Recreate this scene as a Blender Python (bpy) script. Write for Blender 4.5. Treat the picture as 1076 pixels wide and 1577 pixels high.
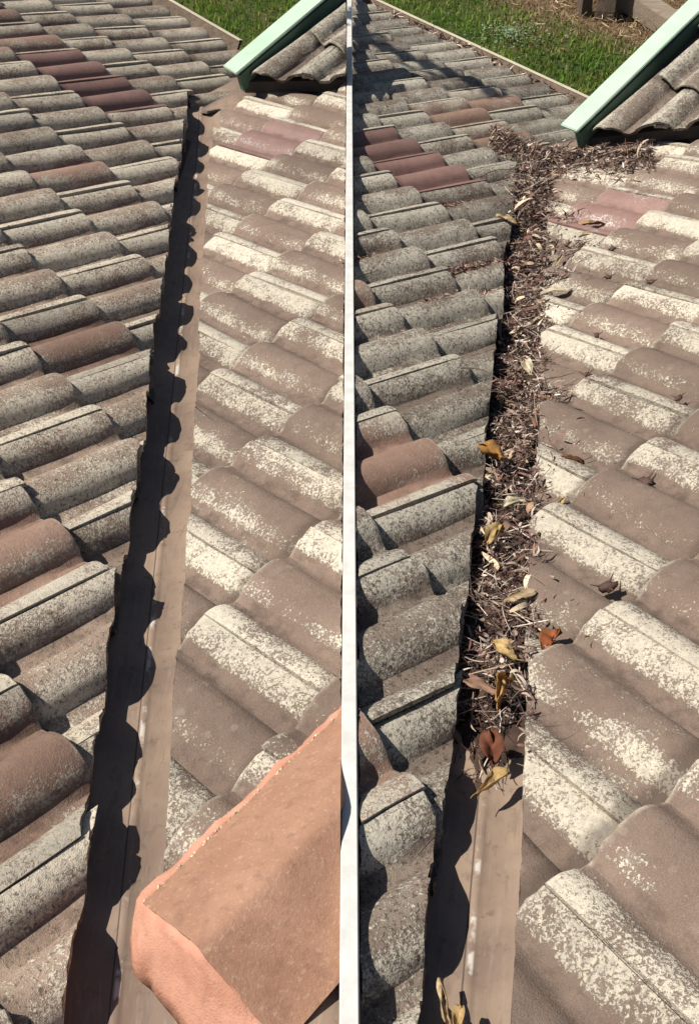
import bpy, bmesh, math, random
import numpy as np
from mathutils import Matrix, Vector, Euler, noise as mnoise

R = math.radians
scene = bpy.context.scene
col = scene.collection
for o in list(bpy.data.objects):
    bpy.data.objects.remove(o)

# ------------------------------------------------------------------ camera
HC = 5.1                                    # eye height above the lawn
cam_d = bpy.data.cameras.new('camera')
cam = bpy.data.objects.new('camera', cam_d)
col.objects.link(cam)
cam.location = (0, 0, HC)
cam.rotation_euler = (R(40), 0, 0)
cam_d.sensor_fit = 'HORIZONTAL'
cam_d.sensor_width = 36.0
cam_d.lens = 36.0 * 1567.35 / 1076.0
cam_d.clip_start = 0.02
cam_d.clip_end = 500
scene.camera = cam

# ------------------------------------------------------------------ light
SUN = Vector((-0.93, 0.12, 1.22)).normalized()      # direction towards the sun
world = bpy.data.worlds.new('World')
scene.world = world
world.use_nodes = True
wn = world.node_tree
wn.nodes.clear()
wout = wn.nodes.new('ShaderNodeOutputWorld')
wbg = wn.nodes.new('ShaderNodeBackground')
wsky = wn.nodes.new('ShaderNodeTexSky')
wsky.sky_type = 'NISHITA'
wsky.sun_disc = False
wsky.sun_elevation = math.asin(SUN.z)
wsky.sun_rotation = math.atan2(SUN.x, SUN.y)
wbg.inputs['Strength'].default_value = 0.05
wn.links.new(wsky.outputs[0], wbg.inputs[0])
wn.links.new(wbg.outputs[0], wout.inputs[0])
sun_d = bpy.data.lights.new('sun', 'SUN')
sun_d.energy = 5.0
sun_d.angle = R(0.53)
sun_d.color = (1.0, 0.935, 0.83)
sun = bpy.data.objects.new('sun', sun_d)
col.objects.link(sun)
sun.location = (-6, 4, 14)
sun.rotation_euler = (-SUN).to_track_quat('-Z', 'Y').to_euler()

vs = scene.view_settings
vs.view_transform = 'Standard'
vs.look = 'None'
vs.exposure = 0.55
vs.gamma = 1.0
vs.use_curve_mapping = False

rng = random.Random(11)
nrg = np.random.default_rng(11)

# ------------------------------------------------------------------ object helpers
def tag(o, label=None, cat=None, group=None, kind=None):
    if label: o['label'] = label
    if cat: o['category'] = cat
    if group: o['group'] = group
    if kind: o['kind'] = kind
    return o

def empty(name, loc=(0, 0, 0), parent=None):
    o = bpy.data.objects.new(name, None)
    o.empty_display_size = 0.1
    col.objects.link(o)
    o.parent = parent
    o.location = loc
    return o

def mesh_obj(name, me, mat=None, parent=None, mtx=None):
    o = bpy.data.objects.new(name, me)
    col.objects.link(o)
    o.parent = parent
    if mtx is not None: o.matrix_local = mtx
    if mat and not me.materials: me.materials.append(mat)
    return o

def pydata(name, v, f, smooth=True):
    me = bpy.data.meshes.new(name)
    me.from_pydata([tuple(map(float, p)) for p in v], [], [tuple(int(i) for i in q) for q in f])
    me.validate()
    if smooth: me.polygons.foreach_set('use_smooth', [True] * len(me.polygons))
    me.update()
    return me

def bm_mesh(name, bm, smooth=False):
    me = bpy.data.meshes.new(name)
    bmesh.ops.recalc_face_normals(bm, faces=bm.faces)
    bm.to_mesh(me); bm.free()
    if smooth: me.polygons.foreach_set('use_smooth', [True] * len(me.polygons))
    return me

def big_mesh(name, verts, quads, colors=None):
    """many small faces: verts (n,3), quads (m,k); colours per vertex"""
    me = bpy.data.meshes.new(name)
    verts = np.asarray(verts, dtype=np.float32); quads = np.asarray(quads, dtype=np.int32)
    k = quads.shape[1]
    me.vertices.add(len(verts)); me.vertices.foreach_set('co', verts.ravel())
    me.loops.add(quads.size); me.loops.foreach_set('vertex_index', quads.ravel())
    me.polygons.add(len(quads))
    me.polygons.foreach_set('loop_start', np.arange(0, quads.size, k, dtype=np.int32))
    me.polygons.foreach_set('loop_total', np.full(len(quads), k, dtype=np.int32))
    me.polygons.foreach_set('use_smooth', np.ones(len(quads), dtype=bool))
    me.update(calc_edges=True)
    if colors is not None:
        a = me.color_attributes.new('tint', 'FLOAT_COLOR', 'POINT')
        c = np.ones((len(verts), 4), dtype=np.float32); c[:, :3] = colors
        a.data.foreach_set('color', c.ravel())
    return me

# ------------------------------------------------------------------ material helpers
class NT:
    def __init__(self, name):
        self.m = bpy.data.materials.new(name); self.m.use_nodes = True
        self.t = self.m.node_tree; self.t.nodes.clear()
        self.out = self.n('ShaderNodeOutputMaterial'); self.b = self.n('ShaderNodeBsdfPrincipled')
        self.l(self.b.outputs[0], self.out.inputs[0])
    def n(self, t, **kw):
        x = self.t.nodes.new(t)
        for k, v in kw.items(): setattr(x, k, v)
        return x
    def l(self, a, b): self.t.links.new(a, b)
    def put(self, sock, v):
        if isinstance(v, bpy.types.NodeSocket): self.l(v, sock)
        else: sock.default_value = v
    def math(self, op, a, b=0.0, c=0.0, clamp=False):
        x = self.n('ShaderNodeMath', operation=op, use_clamp=clamp)
        self.put(x.inputs[0], a); self.put(x.inputs[1], b); self.put(x.inputs[2], c)
        return x.outputs[0]
    def noise(self, vec, scale, detail=4, rough=0.6, dist=0.0):
        x = self.n('ShaderNodeTexNoise')
        if vec is not None: self.l(vec, x.inputs['Vector'])
        x.inputs['Scale'].default_value = scale; x.inputs['Detail'].default_value = detail
        x.inputs['Roughness'].default_value = rough; x.inputs['Distortion'].default_value = dist
        return x.outputs['Fac']
    def ramp(self, v, a, b, smooth=True):
        x = self.n('ShaderNodeMapRange', interpolation_type='SMOOTHSTEP' if smooth else 'LINEAR')
        self.put(x.inputs[0], v); self.put(x.inputs[1], a); self.put(x.inputs[2], b)
        return x.outputs[0]
    def mix(self, fac, a, b):
        x = self.n('ShaderNodeMix', data_type='RGBA')
        self.put(x.inputs[0], fac)
        for s, v in ((x.inputs[6], a), (x.inputs[7], b)):
            if isinstance(v, tuple): s.default_value = (*v, 1)
            else: self.l(v, s)
        return x.outputs[2]
    def coords(self, kind='Object'):
        return self.n('ShaderNodeTexCoord').outputs[kind]
    def bump(self, h, strength=0.4, dist=0.004, prev=None):
        x = self.n('ShaderNodeBump'); x.inputs['Strength'].default_value = strength; x.inputs['Distance'].default_value = dist
        self.l(h, x.inputs['Height'])
        if prev: self.l(prev, x.inputs['Normal'])
        self.l(x.outputs[0], self.b.inputs['Normal'])
        return x.outputs[0]
    def fin(self, color=None, rough=0.8, spec=0.3):
        if color is not None:
            if isinstance(color, tuple): self.b.inputs['Base Color'].default_value = (*color, 1)
            else: self.l(color, self.b.inputs['Base Color'])
        self.put(self.b.inputs['Roughness'], rough)
        self.b.inputs['Specular IOR Level'].default_value = spec
        return self.m

def tile_material(name, base, base2, lichen, dark, amount_mid, amount_joint, dark_amt, flank, new_paint=False):
    """concrete roof tile in its own coordinates: x across (joints at +-0.15), y down the slope"""
    t = NT(name)
    oc = t.coords()
    info = t.n('ShaderNodeObjectInfo')
    rnd = info.outputs['Random']
    sh = t.n('ShaderNodeVectorMath', operation='ADD')
    cx = t.n('ShaderNodeCombineXYZ')
    t.l(t.math('MULTIPLY', rnd, 37.0), cx.inputs[0]); t.l(t.math('MULTIPLY', rnd, 91.0), cx.inputs[1]); t.l(t.math('MULTIPLY', rnd, 53.0), cx.inputs[2])
    t.l(oc, sh.inputs[0]); t.l(cx.outputs[0], sh.inputs[1])
    v = sh.outputs[0]
    sx = t.n('ShaderNodeSeparateXYZ'); t.l(oc, sx.inputs[0])
    ax = t.math('ABSOLUTE', sx.outputs[0])
    joint = t.ramp(ax, 0.075, 0.105)
    pan = t.math('SUBTRACT', t.ramp(ax, 0.052, 0.062), t.ramp(ax, 0.088, 0.098))       # the trough between the rolls
    side = t.ramp(t.math('MULTIPLY', sx.outputs[0], flank), -0.005, 0.045)              # one flank of the middle roll
    big = t.noise(v, 6.0, 4, 0.62)
    mid = t.noise(v, 34.0, 4, 0.65)
    fine = t.noise(v, 190.0, 3, 0.7, 0.6)
    fine2 = t.noise(v, 480.0, 2, 0.6)
    blot = t.noise(v, 85.0, 4, 0.7)
    fine = t.math('ADD', t.math('MULTIPLY', fine, 0.84), t.math('MULTIPLY', t.noise(v, 62.0, 4, 0.72), 0.16))
    vo = t.n('ShaderNodeTexVoronoi'); t.l(v, vo.inputs['Vector']); vo.inputs['Scale'].default_value = 30.0
    vd = t.math('ADD', vo.outputs['Distance'], t.math('MULTIPLY', t.math('SUBTRACT', blot, 0.5), 0.35))
    colony = t.math('MULTIPLY', t.math('SUBTRACT', 1.0, t.ramp(vd, 0.16, 0.30)), t.ramp(t.noise(v, 11.0, 3, 0.6), 0.50, 0.60))
    # how much lichen: thick over the lapped rolls, sparse on the middle roll, least in the troughs
    am = t.math('ADD', amount_mid, t.math('MULTIPLY', side, 0.34))
    am = t.math('ADD', am, t.math('MULTIPLY', t.math('SUBTRACT', rnd, 0.5), 0.22))
    jm = t.math('ADD', amount_joint - 0.10, t.math('MULTIPLY', t.ramp(ax, 0.09, 0.15), 0.14))
    jm = t.math('ADD', jm, t.math('MULTIPLY', t.math('SUBTRACT', t.math('FRACT', t.math('MULTIPLY', rnd, 7.31)), 0.5), 0.20))
    mixv = t.n('ShaderNodeMix', data_type='FLOAT'); t.l(joint, mixv.inputs[0]); t.l(am, mixv.inputs[2]); t.l(jm, mixv.inputs[3])
    am = mixv.outputs[0]
    am = t.math('ADD', am, t.math('MULTIPLY', t.math('SUBTRACT', big, 0.5), 1.15))
    am = t.math('ADD', am, t.math('MULTIPLY', t.math('SUBTRACT', mid, 0.5), 0.75))
    am = t.math('SUBTRACT', am, t.math('MULTIPLY', pan, 0.30))
    thr = t.math('SUBTRACT', 0.72, t.math('MULTIPLY', am, 0.42))
    lich = t.ramp(fine, t.math('SUBTRACT', thr, 0.045), t.math('ADD', thr, 0.060))
    film = t.math('MULTIPLY', t.ramp(am, 0.30, 0.95), t.math('MULTIPLY', t.ramp(blot, 0.30, 0.66), 0.28))
    c = t.mix(t.ramp(big, 0.35, 0.68), base, base2)
    c = t.mix(t.math('MULTIPLY', t.ramp(mid, 0.42, 0.74), 0.45), c, tuple(x * 0.66 for x in base))
    c = t.mix(t.math('MULTIPLY', t.ramp(fine2, 0.42, 0.66), 0.30), c, tuple(min(1, x * 1.5) for x in base2))
    grey = tuple(0.8 * x + 0.2 * (sum(lichen) / 3) for x in lichen)
    c = t.mix(film, c, tuple(x * 0.72 for x in grey))
    lc = t.mix(t.ramp(blot, 0.35, 0.68), lichen, tuple(x * 0.74 for x in grey))
    lc = t.mix(t.math('MULTIPLY', t.ramp(fine2, 0.5, 0.7), 0.4), lc, tuple(x * 0.5 for x in lichen))
    c = t.mix(t.math('MULTIPLY', lich, 0.92), c, lc)
    c = t.mix(t.math('MULTIPLY', colony, 0.14), c, tuple(0.80 * x for x in grey))
    lip = t.math('MULTIPLY', t.ramp(sx.outputs[1], -0.012, -0.002), t.math('ADD', 0.08, t.math('MULTIPLY', t.ramp(mid, 0.38, 0.62), 0.5)))
    c = t.mix(lip, c, tuple(x * 0.92 for x in lichen))
    # contact shade just below the lap of the course above, put into the colour
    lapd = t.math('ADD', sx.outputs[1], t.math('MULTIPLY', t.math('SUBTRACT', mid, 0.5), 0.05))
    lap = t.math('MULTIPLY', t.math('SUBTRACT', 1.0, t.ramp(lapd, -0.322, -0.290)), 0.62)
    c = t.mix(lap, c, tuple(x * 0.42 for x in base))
    dk = t.ramp(t.noise(v, 120.0, 4, 0.75, 0.5), 0.66 - dark_amt, 0.76 - dark_amt)
    c = t.mix(t.math('MULTIPLY', dk, 0.72), c, dark)
    # silt and moss that settles in the troughs
    silt = t.math('MULTIPLY', pan, t.math('MULTIPLY', t.ramp(t.noise(v, 22.0, 4, 0.7), 0.45, 0.68), 0.65))
    c = t.mix(silt, c, tuple(0.55 * x for x in base))
    hv = t.n('ShaderNodeHueSaturation'); t.l(c, hv.inputs['Color'])
    t.l(t.math('ADD', 0.82, t.math('MULTIPLY', t.math('FRACT', t.math('MULTIPLY', rnd, 3.77)), 0.34)), hv.inputs['Value'])
    hgt = t.math('ADD', t.math('MULTIPLY', fine, 0.7), t.math('ADD', t.math('MULTIPLY', fine2, 0.5), t.math('MULTIPLY', lich, 0.35)))
    nb = t.bump(hgt, 0.7, 0.004)
    t.bump(mid, 0.35, 0.006, nb)
    return t.fin(hv.outputs[0], 0.9 if not new_paint else 0.55, 0.2 if not new_paint else 0.45)

M = {}
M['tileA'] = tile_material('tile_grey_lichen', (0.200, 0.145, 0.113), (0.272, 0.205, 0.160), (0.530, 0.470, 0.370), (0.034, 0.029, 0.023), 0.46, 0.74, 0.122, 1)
M['tileA2'] = tile_material('tile_dark_grey_lichen', (0.132, 0.101, 0.081), (0.180, 0.144, 0.117), (0.430, 0.395, 0.322), (0.020, 0.018, 0.015), 0.44, 0.72, 0.140, 1)  # darker copy of tileA; deeper shade of slope A put into the colour
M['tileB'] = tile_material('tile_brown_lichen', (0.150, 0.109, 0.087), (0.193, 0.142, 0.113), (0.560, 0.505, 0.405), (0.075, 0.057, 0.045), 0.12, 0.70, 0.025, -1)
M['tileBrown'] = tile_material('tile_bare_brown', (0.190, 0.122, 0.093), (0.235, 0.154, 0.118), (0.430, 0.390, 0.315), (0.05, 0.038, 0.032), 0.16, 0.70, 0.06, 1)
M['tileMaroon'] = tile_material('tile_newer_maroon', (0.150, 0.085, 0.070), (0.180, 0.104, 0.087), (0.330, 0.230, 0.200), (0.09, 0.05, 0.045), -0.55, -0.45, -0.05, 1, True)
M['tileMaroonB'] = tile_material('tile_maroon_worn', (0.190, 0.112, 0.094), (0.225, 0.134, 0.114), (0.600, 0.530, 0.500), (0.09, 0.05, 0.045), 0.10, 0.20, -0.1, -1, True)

def simple(name, c1, c2, scale=12, rough=0.6, bump=0.3, bscale=60, dist=0.003, metallic=0.0, spec=0.4, stretch=None, coord='Object'):
    t = NT(name)
    v = t.coords(coord)
    if stretch:
        mp = t.n('ShaderNodeMapping'); mp.inputs['Scale'].default_value = stretch; t.l(v, mp.inputs[0]); v = mp.outputs[0]
    a = t.noise(v, scale, 5, 0.65)
    c = t.mix(t.ramp(a, 0.32, 0.68), c1, c2)
    if bump: t.bump(t.noise(v, bscale, 4, 0.65), bump, dist)
    t.b.inputs['Metallic'].default_value = metallic
    return t.fin(c, rough, spec)

def gutter_material(c0, c1):
    t = NT('valley_metal')
    v = t.coords()
    mp = t.n('ShaderNodeMapping'); mp.inputs['Scale'].default_value = (9, 0.9, 4); t.l(v, mp.inputs[0])
    streak = t.noise(mp.outputs[0], 14, 5, 0.7)
    blot = t.noise(v, 5, 4, 0.6)
    c = t.mix(t.ramp(blot, 0.35, 0.65), (0.168, 0.120, 0.093), (0.246, 0.178, 0.131))
    c = t.mix(t.math('MULTIPLY', t.ramp(streak, 0.5, 0.72), 0.5), c, (0.27, 0.215, 0.18))
    c = t.mix(t.math('MULTIPLY', t.ramp(t.noise(v, 34, 4, 0.7), 0.55, 0.72), 0.6), c, (0.105, 0.075, 0.06))
    sx = t.n('ShaderNodeSeparateXYZ'); t.l(v, sx.inputs[0])
    off = t.math('SUBTRACT', sx.outputs[0], t.math('ADD', c0, t.math('MULTIPLY', sx.outputs[1], c1)))
    fold = t.math('ABSOLUTE', off)
    line = t.math('SUBTRACT', 1.0, t.ramp(t.math('ABSOLUTE', t.math('SUBTRACT', off, -0.008)), 0.0004, 0.0022))
    c = t.mix(t.math('MULTIPLY', line, 0.85), c, (0.045, 0.030, 0.024))               # shadow line of the crease, put into the colour
    wear = t.math('MULTIPLY', t.math('SUBTRACT', 1.0, t.ramp(fold, 0.002, 0.006)), t.ramp(t.noise(v, 11, 4, 0.7), 0.53, 0.62))
    c = t.mix(t.math('MULTIPLY', wear, 0.8), c, (0.50, 0.47, 0.43))                    # paint rubbed off the fold
    grit = t.ramp(t.noise(v, 210, 3, 0.7), 0.66, 0.74)
    c = t.mix(t.math('MULTIPLY', grit, 0.5), c, (0.07, 0.05, 0.04))
    tide = t.ramp(t.noise(mp.outputs[0], 5, 5, 0.75, 1.0), 0.55, 0.63)
    c = t.mix(t.math('MULTIPLY', tide, 0.35), c, (0.115, 0.082, 0.066))
    t.bump(streak, 0.15, 0.002)
    return t.fin(c, t.math('ADD', 0.5, t.math('MULTIPLY', blot, 0.35)), 0.3)
M['dust'] = simple('dusty_flashing', (0.36, 0.27, 0.195), (0.24, 0.172, 0.13), 14, 0.8, 0.7, 60, 0.006)
M['deck'] = simple('sarking', (0.05, 0.042, 0.036), (0.075, 0.06, 0.05), 8, 0.9)
M['green'] = simple('green_painted_steel', (0.345, 0.475, 0.365), (0.410, 0.530, 0.425), 9, 0.5, 0.2, 40, 0.003)
M['greenshade'] = simple('green_shaded_paint', (0.085, 0.15, 0.105), (0.06, 0.11, 0.075), 6, 0.6, 0.2)  # barge green darkened: shade of the side and underside put into the colour
M['cream'] = simple('cream_gutter_enamel', (0.58, 0.52, 0.40), (0.50, 0.44, 0.33), 6, 0.45, 0.1)
M['gutterin'] = simple('silted_gutter', (0.10, 0.075, 0.055), (0.17, 0.125, 0.09), 30, 0.9, 0.8, 60, 0.008)
M['white'] = simple('white_divider_paint', (0.56, 0.555, 0.535), (0.47, 0.465, 0.445), 26, 0.5, 0.12, 50, 0.002)
M['brick'] = simple('rendered_wall', (0.45, 0.38, 0.30), (0.38, 0.32, 0.26), 3, 0.9)
def mortar_material():
    t = NT('orange_mortar'); v = t.coords()
    c = t.mix(t.ramp(t.noise(v, 16, 5, 0.65), 0.3, 0.7), (0.42, 0.205, 0.140), (0.53, 0.280, 0.200))
    c = t.mix(t.math('MULTIPLY', t.ramp(t.noise(v, 90, 4, 0.7), 0.62, 0.74), 0.5), c, (0.35, 0.15, 0.10))
    nb = t.bump(t.noise(v, 260, 4, 0.7), 0.6, 0.004)
    t.bump(t.noise(v, 24, 5, 0.6), 0.35, 0.01, nb)
    return t.fin(c, 0.85, 0.2)
M['mortar'] = mortar_material()
def cap_material():
    t = NT('ridge_cap_terracotta'); v = t.coords()
    c = t.mix(t.ramp(t.noise(v, 9, 5, 0.7), 0.32, 0.7), (0.262, 0.140, 0.091), (0.330, 0.186, 0.126))
    c = t.mix(t.math('MULTIPLY', t.ramp(t.noise(v, 150, 3, 0.65), 0.56, 0.68), 0.45), c, (0.40, 0.29, 0.20))
    c = t.mix(t.math('MULTIPLY', t.ramp(t.noise(v, 45, 4, 0.6), 0.5, 0.72), 0.45), c, (0.165, 0.092, 0.062))
    t.bump(t.noise(v, 190, 4, 0.75), 0.45, 0.004)
    return t.fin(c, 0.75, 0.3)
M['cap'] = cap_material()
M['crust'] = simple('lichen_crust', (0.62, 0.55, 0.40), (0.36, 0.27, 0.17), 90, 0.95, 0.7, 120, 0.004)
def tint_material(name, rough=0.7, spec=0.25, trans=0.0, vein=False):
    t = NT(name)
    a = t.n('ShaderNodeAttribute', attribute_name='tint')
    c = a.outputs['Color']
    v = t.coords()
    c = t.mix(t.math('MULTIPLY', t.ramp(t.noise(v, 130, 3, 0.6), 0.45, 0.7), 0.4), c, (0.10, 0.055, 0.03)) if vein else c
    if vein: t.bump(t.noise(v, 160, 3, 0.6), 0.4, 0.002)
    m = t.fin(c, rough, spec)
    if trans:
        tr = t.n('ShaderNodeBsdfTranslucent'); t.l(c, tr.inputs[0])
        mx = t.n('ShaderNodeMixShader'); mx.inputs[0].default_value = trans
        t.l(t.b.outputs[0], mx.inputs[1]); t.l(tr.outputs[0], mx.inputs[2]); t.l(mx.outputs[0], t.out.inputs[0])
    return m
M['litter'] = tint_material('leaf_litter', 0.8, 0.15)
M['leaf'] = tint_material('dry_leaf', 0.8, 0.15, 0.25, True)
M['grass'] = tint_material('grass_blades', 0.6, 0.3, 0.35)
M['pod'] = simple('seed_pod', (0.050, 0.028, 0.022), (0.09, 0.045, 0.035), 80, 0.7, 0.6, 200, 0.003)
M['wood'] = simple('weathered_timber', (0.30, 0.25, 0.19), (0.16, 0.12, 0.085), 6, 0.9, 0.7, 40, 0.008, stretch=(1, 14, 14))
M['darkwood'] = simple('old_dark_timber', (0.075, 0.052, 0.038), (0.14, 0.10, 0.07), 6, 0.9, 0.7, 40, 0.008, stretch=(10, 10, 1))

# ------------------------------------------------------------------ roof geometry (frame of one roof: valley runs along +y, downhill)
PITCH = 0.30677
RP = 0.15                                   # roll pitch; a tile carries two rolls
def frame(az, p=PITCH):
    h = Vector((math.sin(az), math.cos(az), 0))
    v = h * math.cos(p) + Vector((0, 0, -math.sin(p)))
    n = h * math.sin(p) + Vector((0, 0, math.cos(p)))
    return v.cross(n), v, n                 # right of the fall, downhill, normal
AZ = R(46.1)
VA = dict(zip(range(-3, 9), [0.004, 0.015, 0.0205, -0.010, -0.0147, -0.016, -0.011, 0.014, -0.0245, -0.002, 0.009, 0.015]))
GA, GB = 0.3175, 0.3276
OA = (-0.165, -0.062)
OB = (0.6466, -0.8124)

HW = 0.0605
def prof(x, hgt=0.041, hw=HW):
    d = abs(((x + RP / 2) % RP) - RP / 2) / hw
    if d >= 1: return -hgt
    s = (1 - d ** 2.3) ** 0.66
    return -hgt + hgt * s

def tile_mesh(name, L, mirror=False, seed=0, hgt=0.041):
    """x across, y=0 at the nose, tail at y=-L; the +x edge laps over the neighbour, the -x edge tucks under it"""
    r = random.Random(seed)
    xs = [-0.188, -0.172, -0.1585, -0.1522, -0.1496, -0.138, -0.122, -0.108, -0.098, -0.0915, -0.075, -0.0585, -0.052, -0.042, -0.030, -0.015, 0.0,
          0.015, 0.030, 0.042, 0.052, 0.0585, 0.075, 0.0915, 0.098, 0.108, 0.120, 0.134, 0.1466]
    ys = [-L, -L * 0.72, -L * 0.45, -L * 0.2, -0.014, -0.004, 0.0]
    drop = [0, 0, 0, 0, 0.0, 0.0015, 0.006]
    V, F = [], []
    ph = r.uniform(0, 9)
    for j, y in enumerate(ys):
        for x in xs:
            z = prof(x, hgt, (0.0515 if hgt > 0.03 else 0.0570) + (0.0110 if hgt > 0.03 else 0.0055) * (1 + y / L) ** 1.5)
            if x < -0.151: z -= 0.012
            elif x < -0.11: z -= 0.0014
            if x > 0.11: z += 0.0014
            z += 0.0014 * math.sin(9 * x + 11 * y + ph) + 0.0012 * mnoise.noise((x * 30, y * 18, ph)) - drop[j]
            z += 0.074 * y                                   # the tail lies under the next course
            wob = (0.0016 * math.sin(41 * x + ph * 3) + 0.0032 * mnoise.noise((x * 70, ph * 5, 0)) - 0.006 * max(0, mnoise.noise((x * 38, ph * 9, 3)) - 0.45)) if y > -0.02 else 0
            V.append((x, y + wob, z))
    nx, ny = len(xs), len(ys)
    for j in range(ny - 1):
        for i in range(nx - 1):
            a = j * nx + i
            F.append((a, a + 1, a + nx + 1, a + nx))
    # underside
    base = len(V)
    for j, y in enumerate(ys):
        for i, x in enumerate(xs):
            vx = V[j * nx + i]
            V.append((vx[0], vx[1], vx[2] - 0.0125 + drop[j]))
    for j in range(ny - 1):
        for i in range(nx - 1):
            a = base + j * nx + i
            F.append((a, a + nx, a + nx + 1, a + 1))
    for i in range(nx - 1):
        a = (ny - 1) * nx + i
        F.append((a, a + 1, base + a + 1, base + a))
        F.append((i + 1, i, base + i, base + i + 1))
    for j in range(ny - 1):
        a = j * nx
        F.append((a, a + nx, base + a + nx, base + a))
        b = a + nx - 1
        F.append((b + nx, b, base + b, base + b + nx))
    if mirror:
        V = [(-x, y, z) for x, y, z in V]; F = [tuple(reversed(f)) for f in F]
    me = pydata(name, V, F)
    me.set_sharp_from_angle(angle=R(38))
    return me

def clip_mesh(me, planes, seed=0, rough=0.0024):
    """keep the side of each (point, normal) plane that the normal points away from; the cut is left a little ragged"""
    bm = bmesh.new(); bm.from_mesh(me)
    r = random.Random(seed); cut = False
    for co, no in planes:
        geom = bm.verts[:] + bm.edges[:] + bm.faces[:]
        ds = [(v.co - co).dot(no) for v in bm.verts]
        if not ds: break
        if max(ds) <= 0: continue
        if min(ds) >= -1e-6:
            bm.free(); return None
        res = bmesh.ops.bisect_plane(bm, geom=geom, plane_co=co, plane_no=no, clear_outer=True)
        ed = [e for e in res['geom_cut'] if isinstance(e, bmesh.types.BMEdge)]
        vv = {v for e in ed for v in e.verts}
        bmesh.ops.holes_fill(bm, edges=ed, sides=0)
        for v in vv: v.co -= no * r.uniform(0, rough * 2)
        cut = True
    if not bm.faces: bm.free(); return None
    if not cut: bm.free(); return me
    out = bpy.data.meshes.new(me.name + '_cut')
    bm.to_mesh(out); bm.free()
    out.polygons.foreach_set('use_smooth', [True] * len(out.polygons))
    out.set_sharp_from_angle(angle=R(38))
    return out

TILE = {'A': [tile_mesh('concrete_tile', GA + 0.07, False, s) for s in range(4)],
        'B': [tile_mesh('concrete_tile_b', GB + 0.07, True, s + 5, 0.027) for s in range(4)]}
DATA = {}
def with_mat(me, mat):
    k = (me.name, mat.name)
    if k not in DATA:
        c = me.copy(); c.materials.clear(); c.materials.append(mat); DATA[k] = c
    return DATA[k]

def mat_from(o, x, y, z):
    m = Matrix.Identity(4)
    m.col[0][:3] = x; m.col[1][:3] = y; m.col[2][:3] = z; m.col[3][:3] = o
    return m

HIPX = 0.013
def in_view(Pw):
    """the stretch of roof the photograph takes in, plus about a tile all round"""
    k = 0.22 * Pw.y + 0.47 + 0.40
    return Pw.y > -0.10 and abs(Pw.x) < k

def lay(parent, root_m, kind, az, origin, noses, irange, mats, planes, keep, zrot=0.009, mesh_key=None, sgn=1):
    """courses of tiles. origin/noses: u0 and {course: v of its nose}; centre rolls of a course alternate"""
    U, V, N = frame(az)
    n = 0
    for j, vn in noses.items():
        for i in irange:
            if (i + j) % 2 == (0 if kind == 'A' else 1): pass
            else: continue
            u = origin + i * RP * sgn
            c = U * u + V * vn
            mid = c - V * 0.16
            Pw = root_m @ mid
            if not in_view(Pw) or not keep(mid, i, j): continue
            m = mat_from(c, U, V, N)
            s = Matrix.Rotation(rng.gauss(0, zrot), 4, 'Z') @ Matrix.Rotation(rng.gauss(0, 0.006), 4, 'Y') @ Matrix.Rotation(rng.gauss(0, 0.004), 4, 'X')
            m = m @ Matrix.Translation((rng.gauss(0, 0.0015), rng.gauss(0, 0.005), rng.gauss(0, 0.0016))) @ s
            mi = m.inverted()
            loc = [(mi @ co, (mi.to_3x3() @ no).normalized()) for co, no in planes(mid, i, j)]
            src = TILE[mesh_key or ('A' if kind == 'A' else 'B')][rng.randrange(4)]
            mt = mats(i, j)
            ok = all(max((Vector(p) - co).dot(no) for p in src_bb(src)) <= 0 for co, no in loc)
            me = with_mat(src, mt) if ok else clip_mesh(src, loc, seed=n * 7 + j)
            n += 1
            if me is None or (not ok and len(me.vertices) < 6): continue
            if not ok and me is not src:
                me.materials.clear(); me.materials.append(mt)
            elif not ok: me = with_mat(src, mt)
            ti = mesh_obj('tile', me, None, parent, m)
            if mt is M['tileMaroon']: ti['label'] = 'newer maroon tile without lichen'
            elif mt is M['tileMaroonB']: ti['label'] = 'shiny worn maroon tile'
    return n

BB = {}
def src_bb(me):
    if me.name not in BB:
        a = np.empty(len(me.vertices) * 3); me.vertices.foreach_get('co', a); a = a.reshape(-1, 3)
        lo, hi = a.min(0), a.max(0)
        BB[me.name] = [(x, y, z) for x in (lo[0], hi[0]) for y in (lo[1], hi[1]) for z in (lo[2], hi[2])]
    return BB[me.name]

def trim(bm, planes):
    for co, no in planes:
        r = bmesh.ops.bisect_plane(bm, geom=bm.verts[:] + bm.edges[:] + bm.faces[:], plane_co=co, plane_no=no, clear_outer=True)
        ed = [e for e in r['geom_cut'] if isinstance(e, bmesh.types.BMEdge) and e.is_boundary]
        if ed and any(len(f.verts) for f in bm.faces): bmesh.ops.holes_fill(bm, edges=ed, sides=0)

def sheet(name, pts, mat, parent, thick=0.01, planes=()):
    bm = bmesh.new()
    f = bm.faces.new([bm.verts.new(p) for p in pts])
    bmesh.ops.triangulate(bm, faces=[f])
    for co, no in planes:
        bmesh.ops.bisect_plane(bm, geom=bm.verts[:] + bm.edges[:] + bm.faces[:], plane_co=co, plane_no=no, clear_outer=True)
    r = bmesh.ops.extrude_face_region(bm, geom=bm.faces[:])
    for v in [g for g in r['geom'] if isinstance(g, bmesh.types.BMVert)]: v.co.z -= thick
    return mesh_obj(name, bm_mesh(name, bm), mat, parent)

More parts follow.
